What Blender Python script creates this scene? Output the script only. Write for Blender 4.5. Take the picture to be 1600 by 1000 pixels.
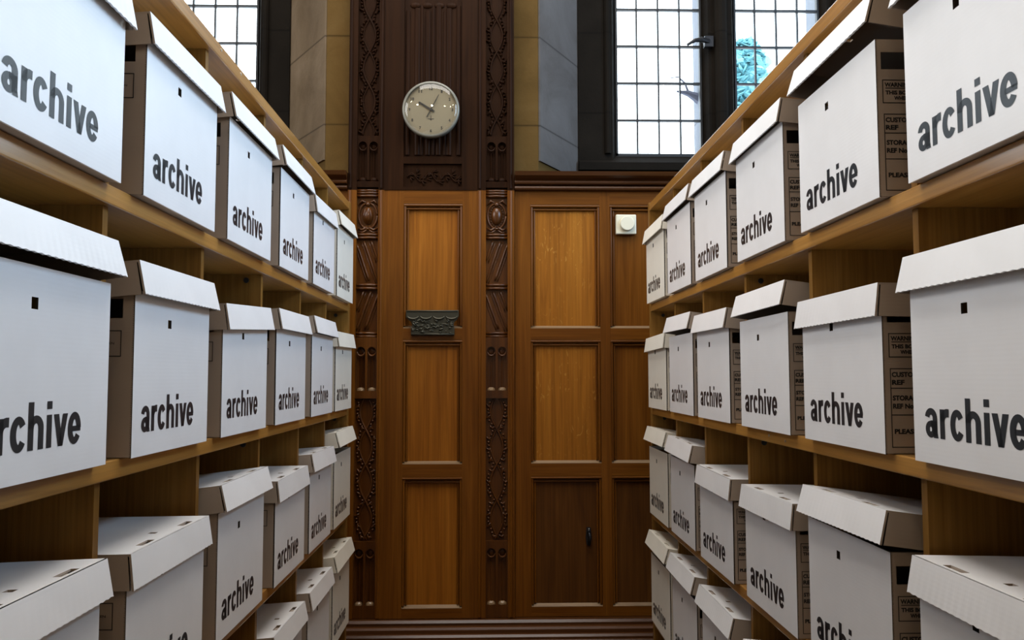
import bpy, bmesh, math, random
from mathutils import Vector, Matrix
random.seed(7)
PI = math.pi
for o in list(bpy.data.objects): bpy.data.objects.remove(o)
S = bpy.context.scene
C = S.collection

# ------------------------------------------------------------------ camera
cd = bpy.data.cameras.new('camera'); cam = bpy.data.objects.new('camera', cd); C.objects.link(cam)
cd.sensor_width = 36; cd.lens = 1320/1600*36; cd.clip_start = .02; cd.clip_end = 200
# heading 1.43 deg to the right of the aisle, 3.77 deg up
yaw, pitch = math.radians(1.429), math.radians(3.771)
fw = Vector((math.sin(yaw)*math.cos(pitch), math.cos(yaw)*math.cos(pitch), math.sin(pitch)))
rt = Vector((.999689, -.0249, -.0016)); rt = (rt - fw*rt.dot(fw)).normalized()
up = rt.cross(fw)
Mx = Matrix((rt, up, -fw)).transposed().to_4x4(); Mx.translation = (0, 0, 1.5)
cam.matrix_world = Mx
S.camera = cam

# ------------------------------------------------------------------ world, lamps, exposure
w = bpy.data.worlds.new('overcast_sky'); S.world = w; w.use_nodes = True
wn = w.node_tree; bg = wn.nodes['Background']
bg.inputs[0].default_value = (.86, .93, 1.0, 1); bg.inputs[1].default_value = 5.0
S.view_settings.view_transform = 'Standard'; S.view_settings.look = 'None'
S.view_settings.exposure = 0.35; S.view_settings.gamma = 1.0; S.view_settings.use_curve_mapping = False

def area(name, loc, target, size, energy, color):
    l = bpy.data.lights.new(name, 'AREA'); l.shape = 'RECTANGLE'; l.size, l.size_y = size
    l.energy = energy; l.color = color
    o = bpy.data.objects.new(name, l); C.objects.link(o); o.location = loc
    o.rotation_euler = (Vector(target)-Vector(loc)).to_track_quat('-Z', 'Y').to_euler()
    return o
area('overhead_fill', (0, 2.0, 4.7), (0, 2.0, 0), (2.2, 2.0), 108, (1.0, .96, .91))  # added area light under the closed ceiling, brightens lids and box fronts
area('right_window_daylight', (3.0, 1.5, 3.4), (-.5, 2.1, 1.7), (2.2, 1.8), 135, (.50, .73, 1.0))
area('left_fill', (-3.0, 1.6, 3.4), (.6, 2.3, 1.4), (2.2, 1.6), 75, (.97, .98, 1.0))  # added fill from the left, no window in that wall
for k, (lx, ly) in enumerate(((-1.9, .2), (-1.45, -.9), (-.5, -1.3), (.45, -1.3), (1.2, -1.0), (1.7, -.2))):
    l = bpy.data.lights.new('pendant_lamp', 'POINT'); l.energy = 13; l.color = (1.0, .82, .58); l.shadow_soft_size = .07
    o = bpy.data.objects.new('pendant_lamp', l); C.objects.link(o); o.location = (lx, ly, 4.25)

# ------------------------------------------------------------------ materials
def mat(name, col, rough=.6, spec=.5, metal=0.0, coat=0.0):
    m = bpy.data.materials.new(name); m.use_nodes = True
    b = m.node_tree.nodes['Principled BSDF']
    b.inputs['Base Color'].default_value = (*col, 1); b.inputs['Roughness'].default_value = rough
    b.inputs['Specular IOR Level'].default_value = spec; b.inputs['Metallic'].default_value = metal
    b.inputs['Coat Weight'].default_value = coat; b.inputs['Coat Roughness'].default_value = .15
    return m
def ramp(nt, fac, stops):
    r = nt.nodes.new('ShaderNodeValToRGB'); r.color_ramp.elements[0].position = stops[0][0]; r.color_ramp.elements[0].color = (*stops[0][1], 1)
    r.color_ramp.elements[1].position = stops[-1][0]; r.color_ramp.elements[1].color = (*stops[-1][1], 1)
    for p, c in stops[1:-1]:
        e = r.color_ramp.elements.new(p); e.color = (*c, 1)
    nt.links.new(fac, r.inputs[0]); return r.outputs[0]
def noise(nt, vec, scale, detail=4, rough=.55, dist=0):
    n = nt.nodes.new('ShaderNodeTexNoise'); n.inputs['Scale'].default_value = scale; n.inputs['Detail'].default_value = detail
    n.inputs['Roughness'].default_value = rough; n.inputs['Distortion'].default_value = dist
    nt.links.new(vec, n.inputs['Vector']); return n.outputs['Fac']
def coords(nt, scale):
    t = nt.nodes.new('ShaderNodeTexCoord'); m = nt.nodes.new('ShaderNodeMapping'); m.inputs['Scale'].default_value = scale
    nt.links.new(t.outputs['Object'], m.inputs[0]); return m.outputs[0]
def mixc(nt, fac, a, b, mode='MIX'):
    m = nt.nodes.new('ShaderNodeMix'); m.data_type = 'RGBA'; m.blend_type = mode
    if hasattr(fac, 'links') or not isinstance(fac, (int, float)): nt.links.new(fac, m.inputs[0])
    else: m.inputs[0].default_value = fac
    for i, v in ((6, a), (7, b)):
        if isinstance(v, tuple): m.inputs[i].default_value = (*v, 1)
        else: nt.links.new(v, m.inputs[i])
    return m.outputs[2]
def bump(nt, b, h, strength, dist=.002):
    n = nt.nodes.new('ShaderNodeBump'); n.inputs['Strength'].default_value = strength; n.inputs['Distance'].default_value = dist
    nt.links.new(h, n.inputs['Height']); nt.links.new(n.outputs[0], b.inputs['Normal'])
def wood(name, dark, mid, light, axis='Z', rough=.42, scale=1.0, flecks=None, coat=.0, bmp=.25, spec=.16):
    m = mat(name, mid, rough, spec, coat=coat); nt = m.node_tree; b = nt.nodes['Principled BSDF']
    k = {'X': (1.2, 22, 22), 'Y': (22, 1.2, 22), 'Z': (22, 22, 1.2)}[axis]
    v = coords(nt, tuple(a*scale for a in k))
    k2 = {'X': (3, 160, 160), 'Y': (160, 3, 160), 'Z': (160, 160, 3)}[axis]
    v2 = coords(nt, tuple(a*scale for a in k2))
    n1 = noise(nt, v, 1.0, 5, .6, 1.2); n2 = noise(nt, v2, 1.0, 3, .6)
    c = ramp(nt, n1, [(.28, dark), (.5, mid), (.74, light)])
    g = ramp(nt, n2, [(.35, (.72, .70, .68)), (.6, (1, 1, 1))])
    c = mixc(nt, .8, c, g, 'MULTIPLY')
    if flecks:
        v3 = coords(nt, (26, 1, 9)); f = noise(nt, v3, 1.6, 2, .5, 3.0)
        f2 = noise(nt, coords(nt, (5, 1, 5)), 1.0, 2)
        fm = ramp(nt, f, [(.62, (0, 0, 0)), (.68, (1, 1, 1))]); fm2 = ramp(nt, f2, [(.45, (0, 0, 0)), (.6, (.6, .6, .6))])
        c = mixc(nt, mixc(nt, 1.0, fm, fm2, 'MULTIPLY'), c, flecks)
    nt.links.new(c, b.inputs['Base Color']); bump(nt, b, n2, bmp, .0006)
    return m
M = {}
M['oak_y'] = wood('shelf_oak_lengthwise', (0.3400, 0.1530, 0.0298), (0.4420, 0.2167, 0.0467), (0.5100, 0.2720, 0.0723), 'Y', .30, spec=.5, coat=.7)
M['oak_z'] = wood('shelf_oak_upright_shaded', (0.1688, 0.0760, 0.0124), (0.2250, 0.1096, 0.0214), (0.2644, 0.1350, 0.0310), 'Z', .45)  # shelf oak darkened, shade of the bays put into its colour
M['oak_back'] = wood('shelf_oak_back_shaded', (0.0672, 0.0294, 0.0050), (0.0924, 0.0420, 0.0076), (0.1134, 0.0546, 0.0118), 'Z', .5)  # darkest shelf oak, shade deep in the bays worked into the colour
M['panel'] = wood('panelling_oak', (0.1667, 0.0521, 0.0041), (0.2361, 0.0799, 0.0069), (0.2916, 0.1076, 0.0111), 'Z', .42)
M['panel_flecked'] = wood('panelling_oak_flecked', (0.1893, 0.0641, 0.0058), (0.2694, 0.0983, 0.0094), (0.3276, 0.1310, 0.0146), 'Z', .42, flecks=(0.4004, 0.1966, 0.0364))
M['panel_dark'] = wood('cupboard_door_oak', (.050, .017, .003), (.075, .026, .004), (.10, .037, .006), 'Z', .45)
M['stile'] = wood('panelling_oak_stile', (0.0880, 0.0264, 0.0022), (0.1265, 0.0413, 0.0039), (0.1650, 0.0578, 0.0066), 'Z', .36)
M['rail'] = wood('panelling_oak_rail', (0.0880, 0.0264, 0.0022), (0.1265, 0.0413, 0.0039), (0.1650, 0.0578, 0.0066), 'X', .36)
M['carved'] = wood('carved_oak', (0.0413, 0.0121, 0.0017), (0.0715, 0.0220, 0.0028), (0.1045, 0.0341, 0.0050), 'Z', .30, spec=.35)
M['dark_z'] = wood('stained_shaded_oak', (0.0101, 0.0036, 0.0013), (0.0162, 0.0058, 0.0018), (0.0234, 0.0086, 0.0029), 'Z', .5, spec=.05)  # darker stained wood, with upper-wall shade also put into the colour
M['dark_x'] = wood('dark_stained_oak_moulding', (0.0360, 0.0120, 0.0030), (0.0600, 0.0204, 0.0048), (0.0840, 0.0300, 0.0078), 'X', .34, spec=.30)
M['floor'] = wood('floor_boards', (.05, .025, .012), (.09, .045, .02), (.13, .07, .03), 'Y', .45)

def card(name, col, rough, spec, var=.03):
    m = mat(name, col, rough, spec); nt = m.node_tree; b = nt.nodes['Principled BSDF']
    n = noise(nt, coords(nt, (1, 1, 1)), 9, 3)
    c = ramp(nt, n, [(.3, tuple(x*(1-var) for x in col)), (.7, tuple(min(1, x*(1+var)) for x in col))])
    nt.links.new(c, b.inputs['Base Color'])
    v = coords(nt, (1, 1, 1)); wv = nt.nodes.new('ShaderNodeTexWave'); wv.inputs['Scale'].default_value = 55; wv.bands_direction = 'Z'
    nt.links.new(v, wv.inputs[0]); bump(nt, b, wv.outputs['Fac'], .05, .0004)
    return m
M['white'] = card('white_card', (.84, .84, .845), .30, .5)
M['cream'] = card('cream_card', (.80, .77, .68), .45, .4)
M['kraft'] = card('kraft_card', (0.3969, 0.3321, 0.2754), .8, .2, .06)
M['kraft_pale'] = card('pale_kraft_card', (.66, .62, .53), .8, .2, .05)
M['edge'] = mat('cut_card_edge', (.06, .05, .042), .9, .1)
M['ink'] = mat('printed_ink', (.016, .020, .025), .30, .5)

def stone(name, c1, c2, c3):
    m = mat(name, c1, .85, .08); nt = m.node_tree; b = nt.nodes['Principled BSDF']
    n = noise(nt, coords(nt, (1, 1, 1)), 3.2, 6, .62, .6)
    c = ramp(nt, n, [(.3, c1), (.5, c2), (.72, c3)])
    v = coords(nt, (1, 1, 1)); sx = nt.nodes.new('ShaderNodeSeparateXYZ'); nt.links.new(v, sx.inputs[0])
    md = nt.nodes.new('ShaderNodeMath'); md.operation = 'PINGPONG'; md.inputs[1].default_value = .19
    ad = nt.nodes.new('ShaderNodeMath'); ad.operation = 'ADD'; ad.inputs[1].default_value = .11
    nt.links.new(sx.outputs[2], ad.inputs[0]); nt.links.new(ad.outputs[0], md.inputs[0])
    j = ramp(nt, md.outputs[0], [(.0, (1, 1, 1)), (.005, (0, 0, 0))])
    c = mixc(nt, j, c, tuple(x*.45 for x in c1))
    nt.links.new(c, b.inputs['Base Color']); bump(nt, b, noise(nt, v, 60, 4), .35, .003)
    return m
M['stone'] = stone('warm_stone', (0.0612, 0.0355, 0.0092), (0.0796, 0.0469, 0.0133), (0.0979, 0.0626, 0.0218))
M['stone_grey'] = stone('grey_stone', (0.0672, 0.0617, 0.0586), (0.0907, 0.0857, 0.0832), (0.1109, 0.1063, 0.1058))
M['stone_dark'] = stone('dark_window_stone', (0.0045, 0.0035, 0.0024), (0.0066, 0.0052, 0.0037), (0.0097, 0.0077, 0.0056))
M['plaster'] = mat('hall_plaster', (.42, .36, .28), .9, .2)
M['ceil'] = mat('ceiling_timber', (.16, .10, .055), .8, .2)
M['lead'] = mat('leading', (0.0150, 0.0168, 0.0192), .5, .4, .4)
M['iron'] = mat('black_iron', (.015, .015, .017), .45, .5, .6)
M['bronze'] = mat('aged_bronze', (0.0525, 0.0490, 0.0336), .42, .5, .65)
M['silver'] = mat('clock_case_metal', (0.1600, 0.1600, 0.1360), .35, .5, .3)
M['dial'] = mat('clock_dial', (0.1953, 0.1711, 0.1178), .42, .5, .25)
M['black'] = mat('black_paint', (.012, .012, .012), .4, .5)
M['ivory'] = mat('ivory_plastic', (0.6290, 0.6035, 0.4760), .35, .5)
M['leaf'] = mat('blue_green_foliage', (0.2100, 0.4500, 0.4950), .9, .1)
M['skylit_stone'] = stone('skylit_outer_stone', (0.2000, 0.2150, 0.2500), (0.2300, 0.2450, 0.2800), (0.2600, 0.2750, 0.3100))  # window stone paled bluish, painting in the sky light on the reveals
M['worn_lit'] = wood('worn_lit_oak', (.13, .075, .035), (.19, .12, .06), (.26, .17, .09), 'X', .35, spec=.5)  # worn dusty oak, with light caught by the ledges painted in paler
M['stone_brown'] = stone('brown_stone', (.085, .060, .036), (.12, .088, .055), (.16, .12, .08))
M['blue_grey'] = mat('blue_grey_tone', (.16, .17, .24), .6, .3)
M['bark'] = mat('bark', (.12, .09, .06), .9, .2)
M['screw'] = mat('steel_screw', (.55, .52, .48), .35, .5, .9)
M['asphalt'] = mat('courtyard_ground', (.30, .30, .28), .9, .2)
def glass(name, tint, gloss):
    m = bpy.data.materials.new(name); m.use_nodes = True; nt = m.node_tree
    for n in list(nt.nodes): nt.nodes.remove(n)
    out = nt.nodes.new('ShaderNodeOutputMaterial'); tr = nt.nodes.new('ShaderNodeBsdfTransparent'); gl = nt.nodes.new('ShaderNodeBsdfGlossy')
    tr.inputs[0].default_value = (*tint, 1); gl.inputs['Roughness'].default_value = .02
    mx = nt.nodes.new('ShaderNodeMixShader'); lw = nt.nodes.new('ShaderNodeLayerWeight'); lw.inputs[0].default_value = .5
    pw = nt.nodes.new('ShaderNodeMath'); pw.operation = 'POWER'; pw.inputs[1].default_value = 4.0
    ml = nt.nodes.new('ShaderNodeMath'); ml.operation = 'MULTIPLY_ADD'; ml.inputs[1].default_value = .9; ml.inputs[2].default_value = .05
    nt.links.new(lw.outputs['Facing'], pw.inputs[0]); nt.links.new(pw.outputs[0], ml.inputs[0]); nt.links.new(ml.outputs[0], mx.inputs[0]); nt.links.new(tr.outputs[0], mx.inputs[1]); nt.links.new(gl.outputs[0], mx.inputs[2])
    nt.links.new(mx.outputs[0], out.inputs[0]); return m
M['pane'] = glass('window_glass', (.93, .96, .97), .02)
M['lens'] = glass('clock_glass', (.98, .98, .96), .02)

# ------------------------------------------------------------------ mesh helpers
class MB:
    def __init__(s): s.v = []; s.f = []; s.m = []; s.mats = []
    def mi(s, m):
        m = M[m]
        if m not in s.mats: s.mats.append(m)
        return s.mats.index(m)
    def poly(s, pts, m):
        i = len(s.v); s.v += [tuple(p) for p in pts]; s.f.append(tuple(range(i, i+len(pts)))); s.m.append(s.mi(m))
    def hexa(s, p, m, faces=None):
        # p: 8 points, bottom loop 0-3 (ccw from above) then top loop 4-7; m: name or dict by face
        i = len(s.v); s.v += [tuple(q) for q in p]
        F = dict(bottom=(3, 2, 1, 0), top=(4, 5, 6, 7), ym=(0, 1, 5, 4), xp=(1, 2, 6, 5), yp=(2, 3, 7, 6), xm=(3, 0, 4, 7))
        for k, f in F.items():
            mm = m if isinstance(m, str) else m.get(k, m['*'])
            s.f.append(tuple(i+a for a in f)); s.m.append(s.mi(mm))
    def box(s, x0, x1, y0, y1, z0, z1, m):
        s.hexa([(x0, y0, z0), (x1, y0, z0), (x1, y1, z0), (x0, y1, z0), (x0, y0, z1), (x1, y0, z1), (x1, y1, z1), (x0, y1, z1)], m)
    def prism(s, pts, axis, a, b, m):
        # pts: outline in the other two axes, extruded a..b along axis
        def P(p, t):
            return {'X': (t, p[0], p[1]), 'Y': (p[0], t, p[1]), 'Z': (p[0], p[1], t)}[axis]
        n = len(pts); i = len(s.v)
        s.v += [P(p, a) for p in pts] + [P(p, b) for p in pts]
        k = s.mi(m)
        s.f.append(tuple(i+q for q in range(n))); s.m.append(k)
        s.f.append(tuple(i+n+q for q in reversed(range(n)))); s.m.append(k)
        for q in range(n):
            r = (q+1) % n; s.f.append((i+q, i+n+q, i+n+r, i+r)); s.m.append(k)
    def tube(s, path, r, m, seg=8, flat=1.0):
        # round bar along a path; flat squashes along world Y
        n = len(path); rings = []
        for k in range(n):
            p = Vector(path[k]); a = Vector(path[max(0, k-1)]); b = Vector(path[min(n-1, k+1)]); t = (b-a).normalized()
            u = t.cross(Vector((0, 1, 0)));
            if u.length < 1e-4: u = t.cross(Vector((0, 0, 1)))
            u.normalize(); q = t.cross(u); rr = r[k] if isinstance(r, (list, tuple)) else r
            i = len(s.v); rings.append(i)
            for j in range(seg):
                an = 2*PI*j/seg; d = u*math.cos(an)*rr + q*math.sin(an)*rr
                s.v.append((p.x+d.x, p.y+d.y*flat, p.z+d.z))
        k = s.mi(m)
        for a, b in zip(rings, rings[1:]):
            for j in range(seg):
                s.f.append((a+j, a+(j+1) % seg, b+(j+1) % seg, b+j)); s.m.append(k)
        s.f.append(tuple(rings[0]+j for j in reversed(range(seg)))); s.m.append(k)
        s.f.append(tuple(rings[-1]+j for j in range(seg))); s.m.append(k)
    def ball(s, c, r, m, seg=10, rings=6, rot=0):
        i = len(s.v); k = s.mi(m); ca, sa = math.cos(rot), math.sin(rot)
        def add(x, y, z): s.v.append((c[0]+x*ca-z*sa, c[1]+y, c[2]+x*sa+z*ca))
        for a in range(1, rings):
            ph = PI*a/rings
            for b in range(seg):
                th = 2*PI*b/seg; add(r[0]*math.sin(ph)*math.cos(th), r[1]*math.sin(ph)*math.sin(th), r[2]*math.cos(ph))
        add(0, 0, r[2]); add(0, 0, -r[2]); t = i+(rings-1)*seg
        for a in range(rings-2):
            for b in range(seg):
                s.f.append((i+a*seg+b, i+(a+1)*seg+b, i+(a+1)*seg+(b+1) % seg, i+a*seg+(b+1) % seg)); s.m.append(k)
        for b in range(seg):
            s.f.append((t, i+b, i+(b+1) % seg)); s.m.append(k)
            q = i+(rings-2)*seg; s.f.append((t+1, q+(b+1) % seg, q+b)); s.m.append(k)
    def disc(s, c, r, y0, y1, m, seg=48, r2=None):
        # solid of revolution about Y: radius r at y0 (front) and r2 at y1
        r2 = r if r2 is None else r2
        a = [(c[0]+r*math.cos(2*PI*j/seg), y0, c[1]+r*math.sin(2*PI*j/seg)) for j in range(seg)]
        b = [(c[0]+r2*math.cos(2*PI*j/seg), y1, c[1]+r2*math.sin(2*PI*j/seg)) for j in range(seg)]
        i = len(s.v); s.v += a+b; k = s.mi(m)
        s.f.append(tuple(i+j for j in range(seg))); s.f.append(tuple(i+seg+j for j in reversed(range(seg)))); s.m += [k, k]
        for j in range(seg):
            q = (j+1) % seg; s.f.append((i+j, i+seg+j, i+seg+q, i+q)); s.m.append(k)
    def build(s, name, parent=None, bevel=0, smooth=False, loc=None, weld=False):
        me = bpy.data.meshes.new(name); me.from_pydata(s.v, [], s.f)
        for m in s.mats: me.materials.append(m)
        for p, k in zip(me.polygons, s.m): p.material_index = k; p.use_smooth = smooth
        bm = bmesh.new(); bm.from_mesh(me)
        if weld: bmesh.ops.remove_doubles(bm, verts=bm.verts, dist=1e-5)
        bmesh.ops.recalc_face_normals(bm, faces=bm.faces); bm.to_mesh(me); bm.free()
        me.update()
        o = bpy.data.objects.new(name, me); C.objects.link(o)
        if parent: o.parent = parent
        if loc: o.location = loc
        if bevel:
            b = o.modifiers.new('bevel', 'BEVEL'); b.width = bevel; b.segments = 2; b.limit_method = 'ANGLE'; b.angle_limit = math.radians(40)
        return o
def tag(o, label=None, cat=None, group=None, kind=None):
    if label: o['label'] = label
    if cat: o['category'] = cat
    if group: o['group'] = group
    if kind: o['kind'] = kind
    return o
def empty(name, loc=(0, 0, 0), rz=0):
    o = bpy.data.objects.new(name, None); C.objects.link(o); o.location = loc; o.rotation_euler = (0, 0, rz); o.empty_display_size = .05
    return o
def struct(o): o['kind'] = 'structure'; return o

_dg = None
def text_outline(txt, bold=.0):
    cu = bpy.data.curves.new('lettering', 'FONT'); cu.body = txt; cu.size = 1; cu.offset = bold; cu.resolution_u = 3
    o = bpy.data.objects.new('lettering', cu); C.objects.link(o)
    bpy.context.view_layer.update(); dg = bpy.context.evaluated_depsgraph_get()
    me = bpy.data.meshes.new_from_object(o.evaluated_get(dg))
    V = [v.co.copy() for v in me.vertices]; F = [tuple(p.vertices) for p in me.polygons]
    bpy.data.objects.remove(o); bpy.data.curves.remove(cu); bpy.data.meshes.remove(me)
    return V, F
def put_text(mb, txt, origin, ux, uz, cap, width=None, m='ink', bold=.012, off=None):
    V, F = text_outline(txt, bold)
    if not V: return
    x0 = min(v.x for v in V); x1 = max(v.x for v in V); z1 = max(v.y for v in V)
    k = cap/.73; kx = k if width is None else width/(x1-x0)
    i = len(mb.v); O = Vector(origin); ux = Vector(ux); uz = Vector(uz)
    for v in V: mb.v.append(tuple(O + ux*(v.x-x0)*kx + uz*v.y*k))
    mi = mb.mi(m)
    for f in F: mb.f.append(tuple(i+a for a in f)); mb.m.append(mi)

# heavy grotesque lower-case lettering for the word on the boxes (millimetres)
def stroke(path, wx, wy, closed=False):
    n = len(path); L, R = [], []
    for k in range(n):
        if closed: a, b = path[(k-1) % n], path[(k+1) % n]
        else: a, b = path[max(0, k-1)], path[min(n-1, k+1)]
        tx, ty = b[0]-a[0], b[1]-a[1]; l = math.hypot(tx, ty) or 1; nx, ny = -ty/l, tx/l
        L.append((path[k][0]+nx*wx/2, path[k][1]+ny*wy/2)); R.append((path[k][0]-nx*wx/2, path[k][1]-ny*wy/2))
    q = []
    for k in range(n if closed else n-1):
        j = (k+1) % n; q.append([L[k], R[k], R[j], L[j]])
    return q
def arc(cx, cy, rx, ry, a0, a1, n=18):
    return [(cx+rx*math.cos(math.radians(a0+(a1-a0)*k/n)), cy+ry*math.sin(math.radians(a0+(a1-a0)*k/n))) for k in range(n+1)]
def archive_word():
    X = 38.5; W, H = 11.3, 8.8; q = []
    def rect(x0, x1, y0, y1): q.append([(x0, y0), (x1, y0), (x1, y1), (x0, y1)])
    # a
    x = 0
    q.extend(stroke(arc(x+14.6, X-12.6, 9.6, 8.4, 174, 0, 16) + [(x+24.2, 9.0)], W, H))
    rect(x+24.2-W/2, x+24.2+W/2, 3, 22); q.append([(x+20.5, 0), (x+31.6, 0), (x+30.2, 6), (x+19.5, 8)])
    q.extend(stroke(arc(x+13.4, 11.0, 7.9, 7.1, 0, 360, 24)[:-1], W-.6, H-.9, True))
    rect(x+13.5, x+22, 15.0, 22.6)
    # r
    x = 36.5; rect(x, x+W, 0, X-.6); q.extend(stroke(arc(x+17.5, X-16.0, 11.8, 11.2, 180, 96, 8)+[(x+21.6, X-5.0)], W, H+1.6))
    # c
    x = 61; q.extend(stroke(arc(x+15.6, X/2, 10.0, X/2-H/2+.4, 34, 326, 26), W, H))
    # h
    x = 95.5; rect(x, x+W, 0, 53.5); q.extend(stroke([(x+26.9, 0), (x+26.9, 20)]+arc(x+16.4, X-14.6, 10.5, 10.2, 0, 180, 14), W, H))
    # i
    x = 134.5; rect(x, x+W, 0, X-.6); rect(x, x+W, 44.5, 53.5)
    # v
    x = 150.0; b = 32.5
    q.append([(x, X-.6), (x+11.8, X-.6), (x+21.6, 0), (x+10.9, 0)]); q.append([(x+b-11.8, X-.6), (x+b, X-.6), (x+21.7, 0), (x+11, 0)])
    # e
    x = 184; q.extend(stroke(arc(x+15.4, X/2, 10.4, X/2-H/2+.4, 0, 326, 28), W, H)); rect(x+8, x+30.6, 15.3, 21.9)
    return q
WORD = archive_word()
print('lettering', len(WORD))

# ------------------------------------------------------------------ room
FAR = 3.45
m = MB(); m.box(-3.3, 3.3, -3.1, 4.2, -.05, 0, 'floor'); struct(m.build('floor'))
m = MB(); m.box(-3.3, 3.3, -3.1, 3.85, 5.0, 5.06, 'ceil'); struct(m.build('ceiling'))
m = MB(); m.box(-3.4, -3.3, -3.1, 3.85, 0, 5.0, 'plaster'); struct(m.build('wall_left'))
m = MB(); m.box(3.3, 3.4, -3.1, 3.85, 0, 5.0, 'plaster'); struct(m.build('wall_right'))
m = MB(); m.box(-3.4, 3.4, -3.2, -3.1, 0, 5.0, 'plaster'); struct(m.build('wall_near'))
# far wall: masonry below the sills, three piers with splayed jambs
m = MB()
m.prism([(3.51, 0), (4.02, 0), (4.02, 2.44), (3.85, 2.44), (3.51, 2.337)], 'X', -3.3, 3.3, 'stone_dark')
m.prism([(-.69, 3.49), (.198, 3.49), (.404, 3.85), (.404, 4.02), (-.926, 4.02), (-.926, 3.85)], 'Z', 2.337, 5.0, 'stone')
m.prism([(-3.3, 3.49), (-2.45, 3.49), (-2.21, 3.85), (-2.21, 4.02), (-3.3, 4.02)], 'Z', 2.337, 5.0, 'stone')
m.prism([(3.3, 3.49), (2.52, 3.49), (2.29, 3.85), (2.29, 4.02), (3.3, 4.02)], 'Z', 2.337, 5.0, 'stone')
m.box(-2.25, -.9, 3.5, 4.02, 4.45, 5.0, 'stone'); m.box(.4, 2.35, 3.5, 4.02, 4.45, 5.0, 'stone')
struct(m.build('wall_far'))
# grey lining stones of the splayed jambs
def lining(name, a, b, mt='stone_grey'):
    m = MB(); dx, dy = b[0]-a[0], b[1]-a[1]; l = math.hypot(dx, dy); nx, ny = dy/l*.008, -dx/l*.008
    if ny > 0: nx, ny = -nx, -ny
    m.prism([a, b, (b[0]+nx, b[1]+ny), (a[0]+nx, a[1]+ny)], 'Z', 2.40, 4.45, mt); struct(m.build(name))
lining('trim_1', (.200, 3.494), (.402, 3.846)); lining('trim_2', (-.692, 3.494), (-.924, 3.846), 'stone_brown')

# ---- windows: dark stone surround and mullions, leaded lights
def window(name, lights, jx0, jx1):
    e = empty(name, ((jx0+jx1)/2, 3.86, 2.44)); struct(e); ox, oy, oz = e.location
    def sub(mb, nm, **k):
        mb.v = [(x-ox, y-oy, z-oz) for x, y, z in mb.v]; return mb.build(nm, e, **k)
    edges = [jx0] + [v for l in lights for v in l] + [jx1]
    f = MB()
    for a, b in zip(edges[0::2], edges[1::2]):
        c = .022
        f.prism([(a, 3.875), (a+c if a != jx0 else a, 3.822), (b-c if b != jx1 else b, 3.822), (b, 3.875), (b, 4.02), (a, 4.02)], 'Z', 2.44, 4.45, 'stone_dark')
        if a == jx0 or b == jx1:       # roll moulding on the surround
            s = 1 if a == jx0 else -1; xx = (b-.045) if s > 0 else (a+.045)
            f.tube([(xx, 3.822, 2.52), (xx, 3.822, 4.45)], .016, 'stone_dark', 10)
        else:
            f.tube([((a+b)/2, 3.81, 2.50), ((a+b)/2, 3.81, 4.45)], .030, 'stone_dark', 12)
    f.prism([(3.80, 2.44), (4.02, 2.44), (4.02, 2.50), (3.875, 2.526), (3.80, 2.475)], 'X', jx0, jx1, 'stone_dark')
    sub(f, 'window_frame')
    r = MB()
    for a, b in lights:
        r.box(b-.0015, b+.001, 3.888, 4.021, 2.53, 4.45, 'skylit_stone'); r.box(a-.001, a+.0015, 3.888, 4.021, 2.53, 4.45, 'skylit_stone')
    sub(r, 'outer_reveal')
    for a, b in lights:
        g = MB(); g.box(a, b, 3.872, 3.875, 2.51, 4.45, 'pane'); sub(g, 'window_pane')
        ld = MB(); n = 4; st = (b-a)/4
        for k in range(1, n): ld.box(a+st*k-.0035, a+st*k+.0035, 3.866, 3.881, 2.51, 4.45, 'lead')
        z = 2.691
        while z < 4.4: ld.box(a, b, 3.865, 3.882, z-.0045, z+.0045, 'lead'); z += .1775
        fr = .009
        ld.box(a, a+fr, 3.862, 3.885, 2.52, 4.45, 'lead'); ld.box(b-fr, b, 3.862, 3.885, 2.52, 4.45, 'lead'); ld.box(a, b, 3.862, 3.885, 2.518, 2.532, 'lead')
        sub(ld, 'leading')
    return e, sub
wR, sR = window('window_1', [(.584, .990), (1.147, 1.553), (1.710, 2.116)], .404, 2.29)
wL, sL = window('window_2', [(-2.051, -1.645), (-1.488, -1.082)], -2.21, -.926)
h = MB(); h.tube([(1.01, 3.80, 3.045), (.975, 3.79, 3.05), (.94, 3.785, 3.043), (.905, 3.785, 3.022)], [.012, .013, .009, .006], 'iron', 8)
h.box(.99, 1.03, 3.795, 3.825, 3.02, 3.07, 'iron'); sR(h, 'casement_handle')
h = MB(); h.tube([(1.02, 3.95, 2.80), (.985, 3.95, 2.83), (.945, 3.95, 2.85), (.89, 3.95, 2.86)], [.024, .024, .016, .004], 'blue_grey', 8)
h.tube([(.945, 3.95, 2.86), (.93, 3.95, 2.90), (.90, 3.95, 2.93), (.86, 3.95, 2.925)], [.006, .005, .0035, .002], 'blue_grey', 6)
sR(h, 'blurred_outside_shape')  # solid stand-in for a blurred bluish shape beyond the glass

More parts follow.
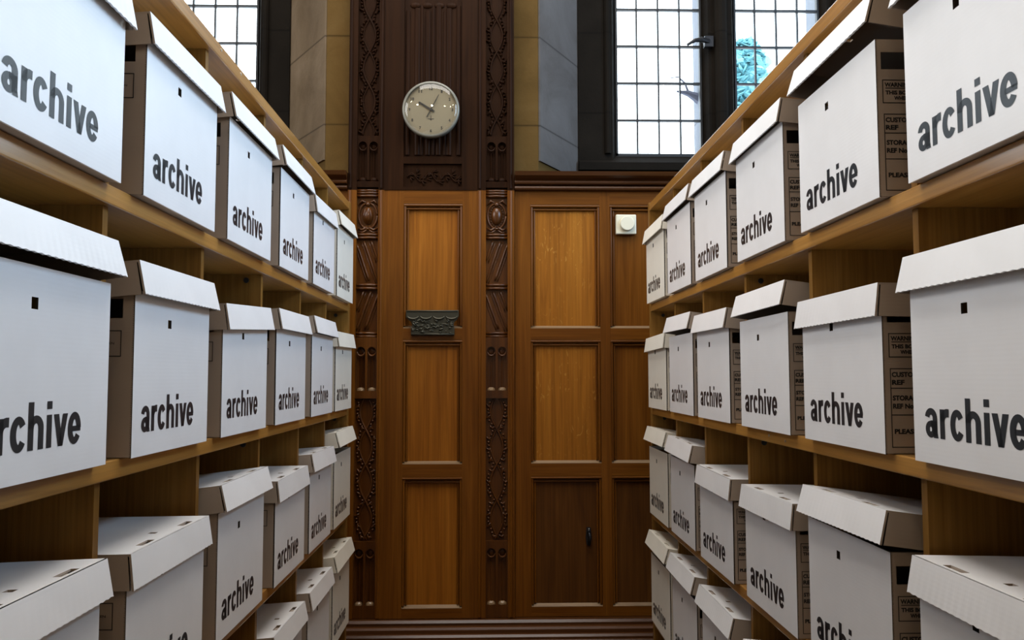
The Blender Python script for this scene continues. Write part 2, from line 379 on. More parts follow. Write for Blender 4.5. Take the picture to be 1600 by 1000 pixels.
# ------------------------------------------------------------------ sill rail (dado cap) and skirting
def profile_x(name, pts, x0, x1, mt):
    m = MB(); m.prism(pts, 'X', x0, x1, mt); return struct(m.build(name, smooth=False))
cap = [(3.52, 2.262), (3.448, 2.262)]
cap += [(3.440+.010*math.cos(t), 2.272+.009*math.sin(t)) for t in (-PI/2, -2.4, PI, 2.4, PI/2)]
cap += [(3.444, 2.284)] + [(3.432+.010*math.cos(t), 2.294+.009*math.sin(t)) for t in (-PI/2, -2.4, PI, 2.4, PI/2)] + [(3.428, 2.306), (3.405, 2.318), (3.398, 2.334), (3.52, 2.337)]
profile_x('trim_3', cap, .098, 3.28, 'dark_x'); profile_x('trim_4', cap, -3.28, -.590, 'dark_x')
sk = [(3.52, 0), (3.33, 0), (3.33, .452), (3.345, .462), (3.345, .470), (3.352, .476), (3.362, .476), (3.362, .484), (3.37, .492), (3.386, .492), (3.386, .506), (3.396, .513), (3.415, .514), (3.415, .524), (3.425, .533), (3.52, .535)]
profile_x('trim_5', sk, -3.28, 3.28, 'dark_x')

# ------------------------------------------------------------------ oak panelling
FY, PY = 3.452, 3.468        # face of stiles, face of panels
def framed(e, xs, zs, face_x, face_z, pmat='panel', smat='stile', rmat='rail', thick=3.50, top=2.262):
    """xs: panel (x0,x1) columns, zs: panel (z0,z1) rows; builds stiles, rails, panels with mouldings"""
    ox, oy, oz = e.location
    def sub(mb, nm, **k):
        mb.v = [(x-ox, y-oy, z-oz) for x, y, z in mb.v]; return mb.build(nm, e, **k)
    cols = [face_x[0]] + [v for c in xs for v in c] + [face_x[1]]
    for a, b in zip(cols[0::2], cols[1::2]):
        if b-a < .004: continue
        s = MB(); s.box(a, b, FY, thick, face_z[0], face_z[1], smat); sub(s, 'stile')
    rows = [face_z[0]] + [v for c in sorted(zs) for v in c] + [face_z[1]]
    for x0, x1 in xs:
        for a, b in zip(rows[0::2], rows[1::2]):
            r = MB(); r.box(x0, x1, FY+.0004, thick, a, b, rmat); sub(r, 'rail')
        for z0, z1 in zs:
            pm = pmat((x0, z0)) if callable(pmat) else pmat
            p = MB(); p.box(x0-.004, x1+.004, PY, thick-.004, z0-.004, z1+.004, pm)
            # sloped sill at the bottom
            p.prism([(FY+.0005, z0-.0015), (FY+.0005, z0+.002), (PY+.001, z0+.012), (PY+.001, z0-.0015)], 'X', x0-.002, x1+.002, 'worn_lit')
            # double bead hanging under the top rail
            p.tube([(x0, FY+.004, z1-.006), (x1, FY+.004, z1-.006)], .0055, rmat, 8)
            p.tube([(x0+.008, FY+.010, z1-.020), (x1-.008, FY+.010, z1-.020)], .0045, rmat, 8)
            for s, x in ((1, x0), (-1, x1)):
                p.tube([(x+s*.005, FY+.006, z0+.010), (x+s*.005, FY+.006, z1-.004)], .005, smat, 8)
                p.tube([(x+s*.016, FY+.013, z0+.014), (x+s*.016, FY+.013, z1-.018)], .004, smat, 8)
            sub(p, 'panel')
    return sub

# right-hand panelling
e = empty('wood_panelling', (.40, 3.46, .535)); tag(e, 'orange oak wall panelling below the right window, between carved pilaster and right rack', 'wall panelling')
rowz = [(.574, 1.093), (1.144, 1.646), (1.693, 2.206)]
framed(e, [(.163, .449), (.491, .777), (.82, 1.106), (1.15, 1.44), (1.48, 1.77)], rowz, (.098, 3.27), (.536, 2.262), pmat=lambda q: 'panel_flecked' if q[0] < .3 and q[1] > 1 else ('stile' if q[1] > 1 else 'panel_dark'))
e = empty('wood_panelling', (-1.8, 3.46, .535)); tag(e, 'oak wall panelling behind the far end of the left rack', 'wall panelling')
framed(e, [(-.95, -.66), (-1.28, -.99)], rowz, (-3.27, -.590), (.536, 2.262))

# central carved pilaster
P = empty('carved_pilaster', (-.245, 3.46, .535)); tag(P, 'tall carved oak pilaster with plain panels, standing behind the clock between both windows', 'pilaster')
FY = 3.440; PY = 3.458
subP = framed(P, [(-.357, -.117)], rowz, (-.438, -.056), (.536, 2.262), thick=3.52)
def vine(mb, xc, hw, z0, z1, yb, mt, seed):
    rnd = random.Random(seed); per = .285; n = int((z1-z0)/.008)
    for ph in (0, PI):
        path = [(xc+hw*.62*math.sin(2*PI*(z0+(z1-z0)*k/n)/per+ph), yb-.003, z0+(z1-z0)*k/n) for k in range(n+1)]
        mb.tube(path, [.0042 if ph == 0 else .003]*len(path), mt, 6)
    z = z0+.012; k = 0
    while z < z1-.01:
        ph = 2*PI*z/per
        for s in (-1, 1):
            x = xc + s*hw*(.35+.55*abs(math.sin(ph))) + rnd.uniform(-.004, .004)
            x = max(xc-hw+.006, min(xc+hw-.006, x)); a = rnd.uniform(-1.2, 1.2)
            if k % 3: mb.ball((x, yb-.002, z), (.0055, .0085, .0055), mt, 8, 5)
            else:
                mb.ball((x, yb-.001, z), (.0045, .008, .014), mt, 8, 5, a); mb.ball((x+.004, yb-.001, z), (.0035, .007, .011), mt, 8, 5, a+1.1)
        z += .0145; k += 1
def arches(mb, x0, x1, z0, z1, yf, yb, mt):
    w2 = (x1-x0)/2
    for k in range(2):
        a, b = x0+k*w2, x0+(k+1)*w2; xc = (a+b)/2; r = w2/2-.0045; zc = z1-r-.004
        top = [(xc+r*math.cos(t), zc+r*math.sin(t)) for t in [PI*j/14 for j in range(15)]]
        for j in range(14):     # spandrels above the arch
            p, q = top[j], top[j+1]; mb.prism([p, (p[0], z1), (q[0], z1), q], 'Y', yf, yb, mt)
        mb.box(a, xc-r, yf, yb, z0, z1, mt); mb.box(xc+r, b, yf, yb, z0, z1, mt)
        # cusped lobe under the head: round boss bowl with a rolled lower lip
        lip = [(xc+r*.86*math.cos(t), yf+.006, zc-.002+r*.95*math.sin(t)) for t in [PI+PI*j/10 for j in range(11)]]
        mb.tube(lip, [.001]+[.0022+.0022*math.sin(PI*j/10) for j in range(1, 10)]+[.001], mt, 8)
        mb.ball((xc, yb-.001, zc), (r*.7, .004, r*.7), mt, 12, 6)
        # worn sill, the light it catches painted into its pale colour
        mb.ball((xc, yb-.002, z0+.001), (r, .014, .013), 'worn_lit' if mt == 'carved' else mt, 12, 6)
        mb.tube([(xc, yb-.002, z0+.012), (xc, yb-.002, zc-r)], .0035, mt, 6)
def reeds(mb, x0, x1, zs, y, mt, r=.0055):
    for z in zs: mb.tube([(x0, y, z), (x1, y, z)], r, mt, 10)
def fruit(mb, xc, zc, hw, hz, yb, mt, plain):
    mb.ball((xc, yb, zc), (hw*.50, .020, hz*.52), mt, 18, 12)
    ring = [(xc+hw*.86*math.cos(t), yb-.004, zc+hz*.74*math.sin(t)) for t in [2*PI*j/28 for j in range(29)]]
    mb.tube(ring, .0045, mt, 8)
    if not plain:
        for j in range(22):
            t = 2*PI*j/22; mb.ball((xc+hw*.62*math.cos(t), yb-.005, zc+hz*.60*math.sin(t)), (.0028, .005, .0028), mt, 6, 4)
    else:
        for j in (-1, 0, 1): mb.tube([(xc+j*hw*.2, yb-.017, zc+hz*.40), (xc+j*hw*.34, yb-.019, zc), (xc+j*hw*.2, yb-.017, zc-hz*.4)], .0025, mt, 6)
    mb.ball((xc, yb-.004, zc+hz*.66), (.009, .010, .010), mt, 10, 6)
    for s in (-1, 1):
        mb.tube([(xc+s*.004, yb-.006, zc-hz*.62), (xc+s*hw*.5, yb-.008, zc-hz*.84), (xc+s*hw*.92, yb-.004, zc-hz*.70)], [.003, .006, .002], mt, 8)
        mb.tube([(xc+s*.004, yb-.006, zc-hz*.80), (xc+s*hw*.45, yb-.007, zc-hz*.97), (xc+s*hw*.9, yb-.004, zc-hz*.94)], [.002, .0045, .002], mt, 8)
        mb.tube([(xc+s*.006, yb-.006, zc+hz*.74), (xc+s*hw*.55, yb-.008, zc+hz*.86), (xc+s*hw*.9, yb-.004, zc+hz*.60)], [.003, .0055, .002], mt, 8)
def diagonals(mb, x0, x1, z0, z1, yb, mt, rising, seed):
    h_, w_ = z1-z0, x1-x0
    for k, off in enumerate((-.55, 0, .5)):
        pts = []
        for j in range(13):
            u = j/12; zz = off+u*1.45
            v = 1-u if not rising else u
            if 0 <= zz <= 1: pts.append((x0+w_*(v if rising else 1-u), yb-.0035, z0+h_*(zz)))
        if rising: pts = [(x0+w_*((q[2]-z0)/h_-off)/1.45, q[1], q[2]) for q in pts]
        else: pts = [(x1-w_*((q[2]-z0)/h_-off)/1.45, q[1], q[2]) for q in pts]
        if len(pts) > 2: mb.tube(pts, .0038, mt, 6)
        if len(pts) > 2:
            d = .010 if rising else -.010
            mb.tube([(min(x1-.002, max(x0+.002, p[0]+d)), p[1]+.002, p[2]-.004) for p in pts], .0022, mt, 6)
def carved_strip(x0, x1, mirror, upper_mat='dark_z'):
    yb, yf = 3.462, 3.446; xc = (x0+x1)/2; hw = (x1-x0)/2; mt = 'carved'
    s = MB(); s.box(x0, x1, yb, 3.52, .536, 2.262, mt)
    arches(s, x0, x1, .586, .813, yf, yb, mt)
    s.box(x0, x1, yf, yb, .536, .586, mt); s.box(x0, x1, yf, yb, .813, .838, mt)
    s.box(x0, x1, yf, yb, 1.409, 1.440, mt); s.box(x0, x1, yf, yb, 1.622, 1.656, mt)
    subP(s, 'carved_arcade', smooth=False)
    s = MB(); arches(s, x0, x1, 1.440, 1.622, yf, yb, mt); subP(s, 'carved_arcade')
    s = MB(); vine(s, xc, hw-.004, .842, 1.406, yb, mt, 3 if mirror else 5); subP(s, 'carved_vine', smooth=True)
    s = MB(); reeds(s, x0, x1, (1.660, 1.673), yf+.006, mt)
    diagonals(s, x0, x1, 1.682, 1.850, yb, mt, mirror, 1)
    reeds(s, x0, x1, (1.857, 1.871), yf+.006, mt)
    diagonals(s, x0, x1, 1.880, 2.058, yb, mt, not mirror, 2)
    reeds(s, x0, x1, (2.066, 2.079), yf+.006, mt); subP(s, 'carved_chevrons', smooth=True)
    s = MB(); fruit(s, xc, 2.158, hw, .072, yb, mt, mirror); reeds(s, x0, x1, (2.240, 2.252, 2.262), yf+.006, mt)
    subP(s, 'carved_fruit', smooth=True)
    # upper run, dark stained, with shade added to its colour
    s = MB(); s.box(x0, x1, yb, 3.52, 2.262, 4.98, upper_mat)
    s.box(x0, x1, yf, yb, 2.275, 2.300, upper_mat); arches(s, x0, x1, 2.305, 2.470, yf, yb, upper_mat); s.box(x0, x1, yf, yb, 2.470, 2.490, upper_mat)
    subP(s, 'upper_arcade')
    s = MB(); vine(s, xc, hw-.004, 2.495, 4.2, yb, upper_mat, 8 if mirror else 9); subP(s, 'upper_vine', smooth=True)
carved_strip(-.551, -.462, True); carved_strip(-.021, .068, False)
for x0, x1 in ((-.587, -.551), (-.462, -.438), (-.056, -.021), (.068, .096)):
    s = MB(); s.box(x0, x1, 3.440, 3.52, .536, 2.262, 'stile')
    xb = x0+.010 if x1-x0 > .03 else (x0+x1)/2
    s.tube([(xb, 3.440, .54), (xb, 3.440, 2.26)], .006, 'stile', 8); subP(s, 'moulded_stile')
    s = MB(); s.box(x0, x1, 3.440, 3.52, 2.262, 4.98, 'dark_z')
    s.tube([(xb, 3.440, 2.27), (xb, 3.440, 4.9)], .006, 'dark_z', 8); subP(s, 'upper_stile')
# upper centre: leaf frieze and linenfold
s = MB(); s.box(-.438, -.056, 3.448, 3.52, 2.262, 4.98, 'dark_z')
s.box(-.438, -.360, 3.436, 3.450, 2.262, 4.98, 'dark_z'); s.box(-.120, -.056, 3.436, 3.450, 2.262, 4.98, 'dark_z')
s.box(-.360, -.120, 3.437, 3.450, 2.262, 2.276, 'dark_z'); s.box(-.360, -.120, 3.437, 3.450, 2.372, 2.40, 'dark_z')
for k, x in enumerate((-.345, -.305, -.288, -.262, -.240, -.218, -.192, -.175, -.135)):
    r = (.009, .012, .006, .011, .006, .011, .006, .012, .009)[k]
    s.tube([(x, 3.446, 2.41), (x, 3.446, 3.02+.012*(k % 3))], r, 'dark_z', 10, .6)
for k in range(4): s.ball((-.32+.05*k+.005, 3.446, 3.045), (.022, .006, .012), 'dark_z', 10, 6)
subP(s, 'linenfold_panel')
s = MB(); rnd = random.Random(4)
for k in range(9):
    x = -.335+.0245*k; z = 2.318+.016*math.sin(k*2.1); 
    for a in (-.9, -.2, .5, 1.1):
        s.ball((x+.010*math.cos(a), 3.446, z+.012*math.sin(a*1.6)), (.0115, .006, .0036), 'dark_z', 10, 6, a+(.4 if k % 2 else -.3))
s.tube([(-.345+.0072*k, 3.445, 2.316+.018*math.sin(k*.62)) for k in range(31)], .003, 'dark_z', 6)
subP(s, 'leaf_carving', smooth=True)

# ------------------------------------------------------------------ bronze plaque
pq = empty('bronze_plaque', (-.238, 3.436, 1.715)); tag(pq, 'dark cast bronze plaque with swagged relief, fixed to the pilaster rail below the clock', 'plaque')
out = [(-.107, .051), (.107, .051), (.107, .026), (.098, .010), (.090, .004), (.086, -.010), (.090, -.026), (.090, -.052), (-.086, -.052), (-.086, -.022), (-.082, -.008), (-.086, .004), (-.098, .012), (-.107, .022)]
s = MB(); s.prism(out, 'Y', -.008, .003, 'bronze'); s.build('backplate', pq, bevel=.002)
s = MB(); rnd = random.Random(12)
for k in range(4):
    xc = -.078+.052*k; s.tube([(xc+.022*math.cos(t), -.010, .027+.012*math.sin(t)) for t in [PI+PI*j/10 for j in range(11)]], [.002+.003*math.sin(PI*j/10) for j in range(11)], 'bronze', 8)
for k in range(70):
    x = rnd.uniform(-.080, .082); z = rnd.uniform(-.042, .014); s.ball((x, -.008, z), (rnd.uniform(.004, .012), rnd.uniform(.003, .008), rnd.uniform(.002, .005)), 'bronze', 8, 5, rnd.uniform(-1, 1))
s.tube([(-.085, -.009, -.047), (.088, -.009, -.047)], .003, 'bronze', 8); s.tube([(-.103, -.008, .047), (.103, -.008, .047)], .003, 'bronze', 8)
s.build('relief', pq, smooth=True)

# ------------------------------------------------------------------ wall clock, 10:05
ck = empty('wall_clock', (-.245, 3.436, 2.584)); tag(ck, 'round grey metal wall clock with silvery dial showing five past ten', 'clock')
R0 = .113
s = MB(); seg = 64
prof = [(.100, -.001), (.112, -.012), (.1165, -.038), (.1165, -.050), (.112, -.056), (.106, -.054)]
for (r1, y1), (r2, y2) in zip(prof, prof[1:]):
    for j in range(seg):
        a, b = 2*PI*j/seg, 2*PI*(j+1)/seg
        s.poly([(r1*math.cos(a), y1, r1*math.sin(a)), (r2*math.cos(a), y2, r2*math.sin(a)), (r2*math.cos(b), y2, r2*math.sin(b)), (r1*math.cos(b), y1, r1*math.sin(b))], 'silver')
s.build('case', ck, smooth=True, weld=True)
s = MB(); s.disc((0, 0), .108, -.044, -.040, 'dial', 64); s.disc((0, 0), .108, -.040, -.002, 'dial', 64)
fc = s.build('dial', ck)
s = MB()
for hnum in range(1, 13):
    a = PI/2-hnum*PI/6; t = str(hnum); ww = .0066*len(t)*1.10
    put_text(s, t, (.0875*math.cos(a)-ww/2, -.0446, .0875*math.sin(a)-.0055), (1, 0, 0), (0, 0, 1), .0120, ww, 'black', .045)
for k in range(0, 60, 5):
    a = 2*PI*k/60; ca, sa = math.cos(a), math.sin(a); r0 = .0995; r1 = .1035 if k % 5 else .1055; wd = .0005
    s.poly([(r0*ca-wd*sa, -.0446, r0*sa+wd*ca), (r0*ca+wd*sa, -.0446, r0*sa-wd*ca), (r1*ca+wd*sa, -.0446, r1*sa-wd*ca), (r1*ca-wd*sa, -.0446, r1*sa+wd*ca)], 'black')
s.poly([(-.014, -.0446, -.037), (.014, -.0446, -.037), (.010, -.0446, -.040), (-.010, -.0446, -.040)], 'black')
s.poly([(-.004, -.0446, -.040), (.004, -.0446, -.040), (0, -.0446, -.046)], 'black')
s.poly([(-.0012, -.0446, -.024), (.0012, -.0446, -.024), (.0012, -.0446, -.037), (-.0012, -.0446, -.037)], 'black')
s.build('numerals', fc)
def hand(name, deg, l, tail, w0, w1, y):
    a = math.radians(90-deg); d = Vector((math.cos(a), 0, math.sin(a))); n = Vector((-d.z, 0, d.x)); s = MB()
    p = [d*-tail+n*w0, d*-tail-n*w0, d*l-n*w1, d*l+n*w1]
    s.prism([(q.x, q.z) for q in p], 'Y', y, y+.0012, 'black'); s.build(name, ck)
hand('hour_hand', 301.5, .058, .016, .0040, .0034, -.0480); hand('minute_hand', 27.5, .070, .036, .0022, .0012, -.0500)
s = MB(); s.disc((0, 0), .006, -.052, -.045, 'black', 20); s.build('hand_hub', ck)
s = MB(); rr = .108; k = 8
for a in range(k):
    for j in range(seg):
        def pt(i, jj):
            t = i/k*PI/2; r_ = rr*math.cos(t) if i < k else 0; return (r_*math.cos(2*PI*jj/seg), -.053-.016*math.sin(t), r_*math.sin(2*PI*jj/seg))
        if a < k-1: s.poly([pt(a, j), pt(a+1, j), pt(a+1, j+1), pt(a, j+1)], 'lens')
        else: s.poly([pt(a, j), (0, -.069, 0), pt(a, j+1)], 'lens')
o = s.build('domed_glass', ck, smooth=True, weld=True)

# ------------------------------------------------------------------ thermostat, latch
th = empty('thermostat', (.559, 3.468, 2.124)); tag(th, 'small square ivory thermostat with a round dial, high on the right oak panelling', 'thermostat')
s = MB(); s.box(-.042, .042, -.022, -.0005, -.041, .041, 'ivory'); s.build('backing_case', th, bevel=.004)
s = MB(); s.disc((.003, .002), .029, -.036, -.0215, 'ivory', 40, .031); s.build('dial_knob', th, bevel=.002)
lt = empty('cupboard_latch', (.396, 3.468, .846)); tag(lt, 'small black iron drop latch on the low dark oak panel', 'latch')
s = MB(); s.prism([(-.008, .040), (.008, .040), (.012, .0), (.008, -.030), (-.008, -.030), (-.012, 0)], 'Y', -.004, -.0005, 'iron'); s.build('backplate', lt)
s = MB(); s.ball((0, -.010, .026), (.007, .008, .007), 'iron', 10, 6); s.tube([(0, -.012, .024), (.004, -.018, 0), (0, -.014, -.030)], [.004, .005, .006], 'iron', 8); s.build('drop_handle', lt, smooth=True)
s = MB(); s.ball((.001, -.006, .034), (.003, .004, .003), 'screw', 8, 5); s.ball((.001, -.006, -.024), (.003, .004, .003), 'screw', 8, 5); s.build('rivets', lt)

# ------------------------------------------------------------------ tree outside
tr = empty('tree', (3.7, 12.0, -2.0)); tag(tr, 'blue-green treetop seen through the right window', 'tree')
s = MB(); s.tube([(0, 0, -1.0), (.05, 0, 3.5), (0, 0, 7.4)], [.16, .12, .05], 'bark', 8); s.build('trunk', tr)
s = MB(); rnd = random.Random(21)
for k in range(14):
    s.ball((rnd.uniform(-.3, .3), rnd.uniform(-.3, .3), 4.8+.24*k), (.21-.006*k, .21, .21), 'leaf', 10, 6)
for k in range(6500):
    z = rnd.uniform(4.6, 8.35); rmax = .62*min(1, (8.5-z)/1.2+.15); a = rnd.uniform(0, 2*PI); r = rmax*math.sqrt(rnd.random())
    c = Vector((r*math.cos(a), r*math.sin(a), z)); d = Vector((rnd.uniform(-1, 1), rnd.uniform(-1, 1), rnd.uniform(-.6, .6))).normalized()*.10; n = d.cross(Vector((rnd.uniform(-1, 1), rnd.uniform(-1, 1), 1))).normalized()*.04
    s.poly([c-d, c+n, c+d, c-n], 'leaf')
s.build('crown', tr)

# ------------------------------------------------------------------ shelving racks
ZB = [.243, .623, 1.003, 1.384, 1.764, 2.143]    # board tops
TH = .027
DIV = [.785, 1.178, 1.576, 1.985, 2.385, 2.757]
Y0, YE = .38, 3.115
def rack(side, label):
    """local x runs from the aisle face (0) back to +.50; side +1 = right, -1 = left"""
    X0 = .593 if side > 0 else .525
    e = empty('shelving_rack', (side*X0, 1.75, 0)); tag(e, label, 'shelving')
    def sub(mb, nm, par=e, **k):
        mb.v = [(side*x, y-1.75, z) for x, y, z in mb.v]; return mb.build(nm, par, **k)
    D = .50
    for k, z in enumerate(ZB):
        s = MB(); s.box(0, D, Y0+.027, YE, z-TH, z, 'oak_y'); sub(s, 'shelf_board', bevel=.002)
    for y0, y1 in ((Y0, Y0+.026), (YE+.0005, YE+.026)):
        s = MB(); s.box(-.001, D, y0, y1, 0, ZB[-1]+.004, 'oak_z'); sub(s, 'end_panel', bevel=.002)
    for y in DIV:
        s = MB()
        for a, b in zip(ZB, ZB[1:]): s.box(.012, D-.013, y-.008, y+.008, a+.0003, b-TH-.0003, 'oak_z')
        sub(s, 'divider')
    s = MB()
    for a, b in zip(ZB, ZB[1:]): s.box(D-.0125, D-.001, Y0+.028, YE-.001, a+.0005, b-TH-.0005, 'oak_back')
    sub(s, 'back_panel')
    s = MB(); s.box(.03, .05, Y0+.03, YE-.001, 0, ZB[0]-TH, 'oak_y'); sub(s, 'plinth')
    for y in (1.985-.0085, YE-.0003):
        for z in (ZB[4]-TH-.014, ZB[3]-TH-.014, ZB[2]-TH-.014):
            s = MB(); cx, cz = .046, z; pts = [(cx+.0065*math.cos(2*PI*j/16), cz+.0065*math.sin(2*PI*j/16)) for j in range(16)]
            s.prism(pts, 'Y', y-.0015, y+.0002, 'black'); sub(s, 'joint_plug')
    spots = [(1.80, ZB[3]-.012), (1.70, ZB[3]-.016)] if side > 0 else [(.912, ZB[3]-.014), (1.62, ZB[5]-.010), (1.75, ZB[5]-.010), (2.60, ZB[2]-.012), (2.75, ZB[2]-.010)]
    for y, z in spots:
        s = MB(); pts = [(y+.003*math.cos(2*PI*j/12), z+.003*math.sin(2*PI*j/12)) for j in range(12)]
        s.prism(pts, 'X', -.0012, .0005, 'screw'); sub(s, 'screw')
    return e
rack(-1, 'long light oak pigeonhole rack of archive boxes along the left of the aisle')
rack(1, 'long light oak pigeonhole rack of archive boxes along the right of the aisle')

# ------------------------------------------------------------------ archive boxes
BW, BD, BH, T = .318, .400, .240, .003
def slab_with_holes(mb, axis, pos, thick, u0, u1, v0, v1, holes, mats):
    """panel normal to axis ('X','Y','Z') from pos to pos+thick, outer face at pos; holes sorted along u"""
    lo, hi = min(pos, pos+thick), max(pos, pos+thick)
    def bx(a, b, c, d):
        if b-a < 1e-6 or d-c < 1e-6: return
        if axis == 'X': mb.box(lo, hi, a, b, c, d, mats)
        elif axis == 'Y': mb.box(a, b, lo, hi, c, d, mats)
        else: mb.box(a, b, c, d, lo, hi, mats)
    us = u0
    for (a, b, c, d) in sorted(holes):
        bx(us, a, v0, v1); bx(a, b, v0, c); bx(a, b, d, v1); us = b
    bx(us, u1, v0, v1)
def body_mesh(face, kraft):
    mb = MB(); h = BW/2
    W_ = {'*': 'edge', 'xp': face, 'xm': kraft, 'bottom': face}; Bk = {'*': kraft, 'xm': face}
    slab_with_holes(mb, 'X', 0, -T, -h, h, 0, BH, [(-.034, -.020, .191, .2045)], W_)
    slab_with_holes(mb, 'X', -BD, T, -h, h, 0, BH, [], Bk)
    slab_with_holes(mb, 'Y', -h, T, -BD+T, -.0012, .0012, BH, [(-.115, -.017, .199, .227)], kraft)
    slab_with_holes(mb, 'Y', h, -T, -BD+T, -.0012, .0012, BH, [(-.115, -.008, .194, .2205)], kraft)
    mb.box(-BD+T, -T, -h+T, h-T, .0006, .0036, kraft)
    # the printed word on the front
    oy, oz = -h+.031, .034; k = mb.mi('ink')
    for q in WORD:
        i = len(mb.v); mb.v += [(.00035, oy+a/1000, oz+b/1000) for a, b in q]; mb.f.append(tuple(range(i, i+len(q)))); mb.m.append(k)
    # printed forms on the right-hand end (y = +h), reading from the front edge backwards
    yy = h+.00035
    def F(d0, d1, z0, z1): mb.poly([(-d0, yy, z0), (-d1, yy, z0), (-d1, yy, z1), (-d0, yy, z1)], 'ink')
    t = .0013
    def frame(d0, d1, z0, z1):
        F(d0, d1, z0, z0+t); F(d0, d1, z1-t, z1); F(d0, d0+t, z0, z1); F(d1-t, d1, z0, z1)
    frame(.009, .16, .142, .178); frame(.010, .28, .0095, .126); F(.010, .28, .096, .0973); F(.010, .28, .0567, .058)
    F(.0135, .056, .1644, .1656)
    ux, uz = (-1, 0, 0), (0, 0, 1)
    for txt, d, z, c, wd in (('WARNING', .0125, .1672, .0064, .041), ('THIS BOX IS', .0135, .1556, .0058, .047), ('WHEN F', .0265, .1474, .0056, .027),
                             ('CUSTOMER', .0125, .1135, .0070, .051), ('REF', .0125, .1020, .0070, .019), ('STORAGE', .0130, .0790, .0070, .042),
                             ('REF No.', .0130, .0670, .0070, .033), ('PLEASE S', .0145, .0300, .0068, .042)):
        put_text(mb, txt, (-d, yy, z), ux, uz, c, wd, 'ink', .045)
    # small form on the left-hand end (y = -h)
    yy = -h-.00035
    frame(.018, .090, .144, .1815)
    put_text(mb, 'TAKEN', (-.048, yy, .1615), (1, 0, 0), uz, .0034, .020, 'ink', .01)
    return mb
def lid_mesh(face, kraft):
    mb = MB(); h0, h1 = .1635, .1665; D = BD+.012; t = .003; H = .050
    # top panel: holes near the front edge and one set back
    slab_with_holes(mb, 'Z', 0, -t, -D, -.0005, -h0, h0, [(-.0155, -.004, -.102, -.058)], {'*': kraft, 'top': face}) if False else None
    top = {'*': kraft, 'top': face}
    def tb(x0, x1, y0, y1): mb.box(x0, x1, y0, y1, -t, 0, top)
    tb(-D, -.036, -h0, h0); tb(-.036, -.024, -h0, -.006); tb(-.036, -.024, .006, h0); tb(-.024, -.0150, -h0, h0)
    ys = [-h0, -.102, -.058, .062, .106, h0]
    for a, b in zip(ys[0::2], ys[1::2]): tb(-.0150, -.004, a, b)
    tb(-.004, .0045, -h0, h0)
    for a, b in ((-.102, -.058), (.062, .106)):     # folded tab showing through each slot
        mb.hexa([(-.0155, a-.002, -.0060), (-.003, a-.002, -.0060), (-.003, b-.010, -.0060), (-.0155, b-.010, -.0060), (-.0155, a-.002, -.0036), (-.003, a-.002, -.0036), (-.003, b-.010, -.0036), (-.0155, b-.010, -.0036)], kraft)
    # front flap, flaring out, finely perforated lower edge
    n = 44
    for sx, fx0, fx1, fm in ((1, .0045, .0108, face), (-1, -D-.0005, -D-.0085, face)):
        for k in range(n):
            a0, a1 = k/n, (k+1)/n
            z0, z1 = -H+(.0009 if k % 2 else -.0003), -H+(-.0003 if k % 2 else .0009)
            A = [(-h0+2*h0*a, fx0) for a in (a0, a1)]; B = [(-h1+2*h1*a, fx1) for a in (a0, a1)]
            xi0, xi1 = fx0-sx*t, fx1-sx*t
            P = [(xi1, B[0][0], z0), (B[0][1], B[0][0], z0), (B[1][1], B[1][0], z1), (xi1, B[1][0], z1), (xi0, A[0][0], 0.0), (A[0][1], A[0][0], 0.0), (A[1][1], A[1][0], 0.0), (xi0, A[1][0], 0.0)]
            mb.hexa(P, {'*': kraft, 'xp' if sx > 0 else 'xm': fm, 'top': fm, 'bottom': fm})
    # end flaps
    for s in (-1, 1):
        yo0, yo1 = s*h0, s*h1; yi0, yi1 = s*(h0-t), s*(h1-t); xa0, xa1 = .0040, .0088
        P = [(-D, min(yo1, yi1), -H), (xa1-.004, min(yo1, yi1), -H), (xa1-.004, max(yo1, yi1), -H), (-D, max(yo1, yi1), -H),
             (-D, min(yo0, yi0), -.0031), (xa0-.004, min(yo0, yi0), -.0031), (xa0-.004, max(yo0, yi0), -.0031), (-D, max(yo0, yi0), -.0031)]
        mb.hexa(P, {'*': kraft, 'xp': 'edge'})
    return mb
def weld(o, d=1e-5):
    bm = bmesh.new(); bm.from_mesh(o.data); bmesh.ops.remove_doubles(bm, verts=bm.verts, dist=d); bm.to_mesh(o.data); bm.free()
def proto(face, kraft):
    e = empty('archive_box')
    body_mesh(face, kraft).build('body', e)
    lid_mesh(face, kraft).build('lid', e)
    return e
def kids(o): return [c for c in bpy.data.objects if c.parent == o]
white = proto('white', 'kraft'); cream = proto('cream', 'kraft_pale')
protos = {'white': (white, kids(white)), 'cream': (cream, kids(cream))}
used = set()
ROW = {'A': (1.764, 'top row'), 'B': (1.384, 'second row'), 'C': (1.003, 'third row'), 'D': (.623, 'fourth row')}
NTH = {1: 'sixth', 2: 'fifth', 3: 'fourth', 4: 'third', 5: 'second', 6: 'nearest'}
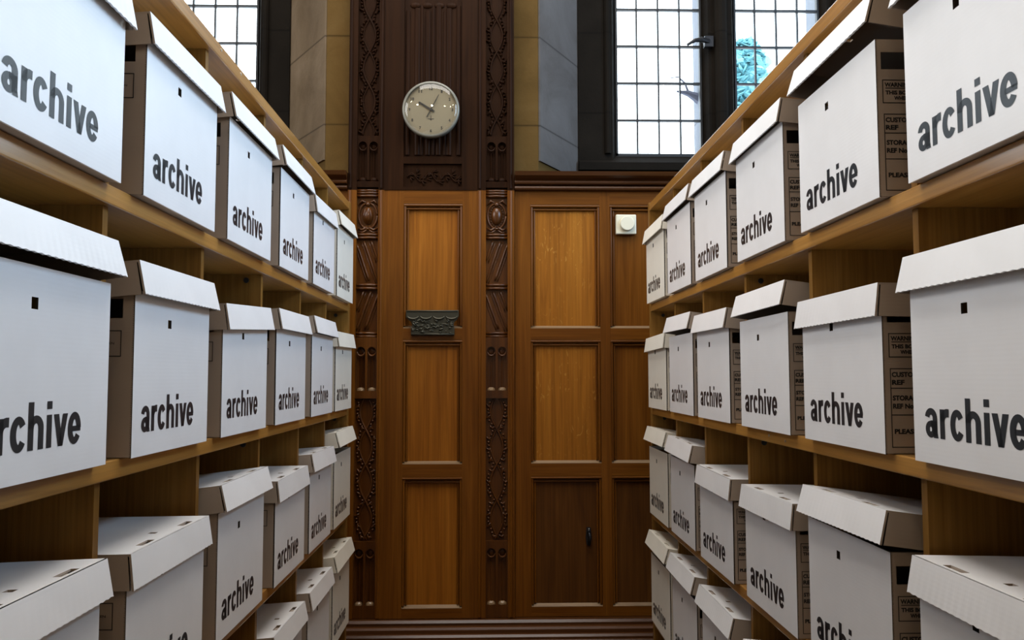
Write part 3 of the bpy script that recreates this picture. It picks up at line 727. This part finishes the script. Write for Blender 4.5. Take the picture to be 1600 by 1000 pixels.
def place(side, row, col, yc, hn, hf, kind='white', yaw=0.0, look='white'):
    """hn, hf: height of the lid's front top edge above the shelf at its near and far corner"""
    root, ch = protos[kind]
    if kind in used:
        r = root.copy(); C.objects.link(r); cs = []
        for c in ch:
            k = c.copy(); C.objects.link(k); k.parent = r; cs.append(k)
    else: r, cs = root, ch; used.add(kind)
    fx = -.507 if side < 0 else .577
    back = {'A': 0.0, 'B': .002, 'C': .002, 'D': .002}[row]
    r.location = (fx+(-back if side < 0 else back), yc, ROW[row][0]); r.rotation_euler = (0, 0, (0 if side < 0 else PI)+math.radians(yaw))
    lid = [c for c in cs if c.name.startswith('lid')][0]
    h_ = (hn+hf)/2; base = .2445; tilt = (h_-base)/.412 if h_ > base else 0
    roll = (hf-hn)/.33*(1 if side < 0 else -1)
    lid.location = (back, 0, max(h_, base)); lid.rotation_euler = (roll, -tilt, 0)
    pos = NTH[col]
    where = f"{pos} {'to' if col == 6 else 'from'} the panelled wall"
    r['label'] = f"{look} archive box, {where}, {ROW[row][1]} of the {'left' if side < 0 else 'right'} rack"
    r['category'] = 'box'; r['group'] = f"archive boxes in the {ROW[row][1]} of the {'left' if side < 0 else 'right'} rack"
    return r
LEFT = [('A', 1, .997, .268, .268), ('A', 2, 1.390, .273, .274), ('A', 3, 1.783, .287, .286), ('A', 4, 2.185, .294, .291), ('A', 5, 2.568, .256, .262), ('A', 6, 2.940, .284, .292),
        ('B', 1, .980, .298, .298), ('B', 2, 1.377, .282, .284), ('B', 3, 1.775, .254, .271), ('B', 4, 2.176, .277, .279), ('B', 5, 2.575, .288, .288), ('B', 6, 2.942, .262, .266),
        ('C', 1, .975, .259, .259), ('C', 2, 1.375, .249, .249), ('C', 3, 1.770, .293, .294), ('C', 4, 2.190, .249, .252), ('C', 5, 2.570, .277, .274), ('C', 6, 2.940, .313, .316),
        ('D', 4, 2.178, .272, .270), ('D', 5, 2.567, .275, .275), ('D', 6, 2.940, .294, .298)]
RIGHT = [('A', 1, .980, .300, .300), ('A', 2, 1.385, .312, .309), ('A', 3, 1.790, .285, .282), ('A', 4, 2.197, .288, .289), ('A', 5, 2.570, .292, .290), ('A', 6, 2.942, .274, .271),
         ('B', 1, .990, .277, .279), ('B', 2, 1.395, .253, .252), ('B', 3, 1.790, .302, .299), ('B', 4, 2.200, .281, .283), ('B', 5, 2.572, .299, .302), ('B', 6, 2.942, .257, .251),
         ('C', 1, .990, .253, .253), ('C', 2, 1.390, .301, .297), ('C', 3, 1.775, .253, .249), ('C', 4, 2.195, .248, .250), ('C', 5, 2.575, .297, .304), ('C', 6, 2.940, .311, .312),
         ('D', 3, 1.785, .280, .280), ('D', 4, 2.190, .303, .304), ('D', 5, 2.570, .310, .312), ('D', 6, 2.930, .316, .320)]
for side, L in ((-1, LEFT), (1, RIGHT)):
    for row, col, yc, hn, hf in L:
        hi = (hn+hf)/2; look = 'white'
        if hi > .295: look = 'lid-raised white'
        elif hi < .258: look = 'tightly lidded white'
        kind = 'white'
        if col == 6 : kind = 'cream'; look = look.replace('white', 'cream')
        place(side, row, col, yc, hn, hf, kind, look=look)
print('done', len(bpy.data.objects))
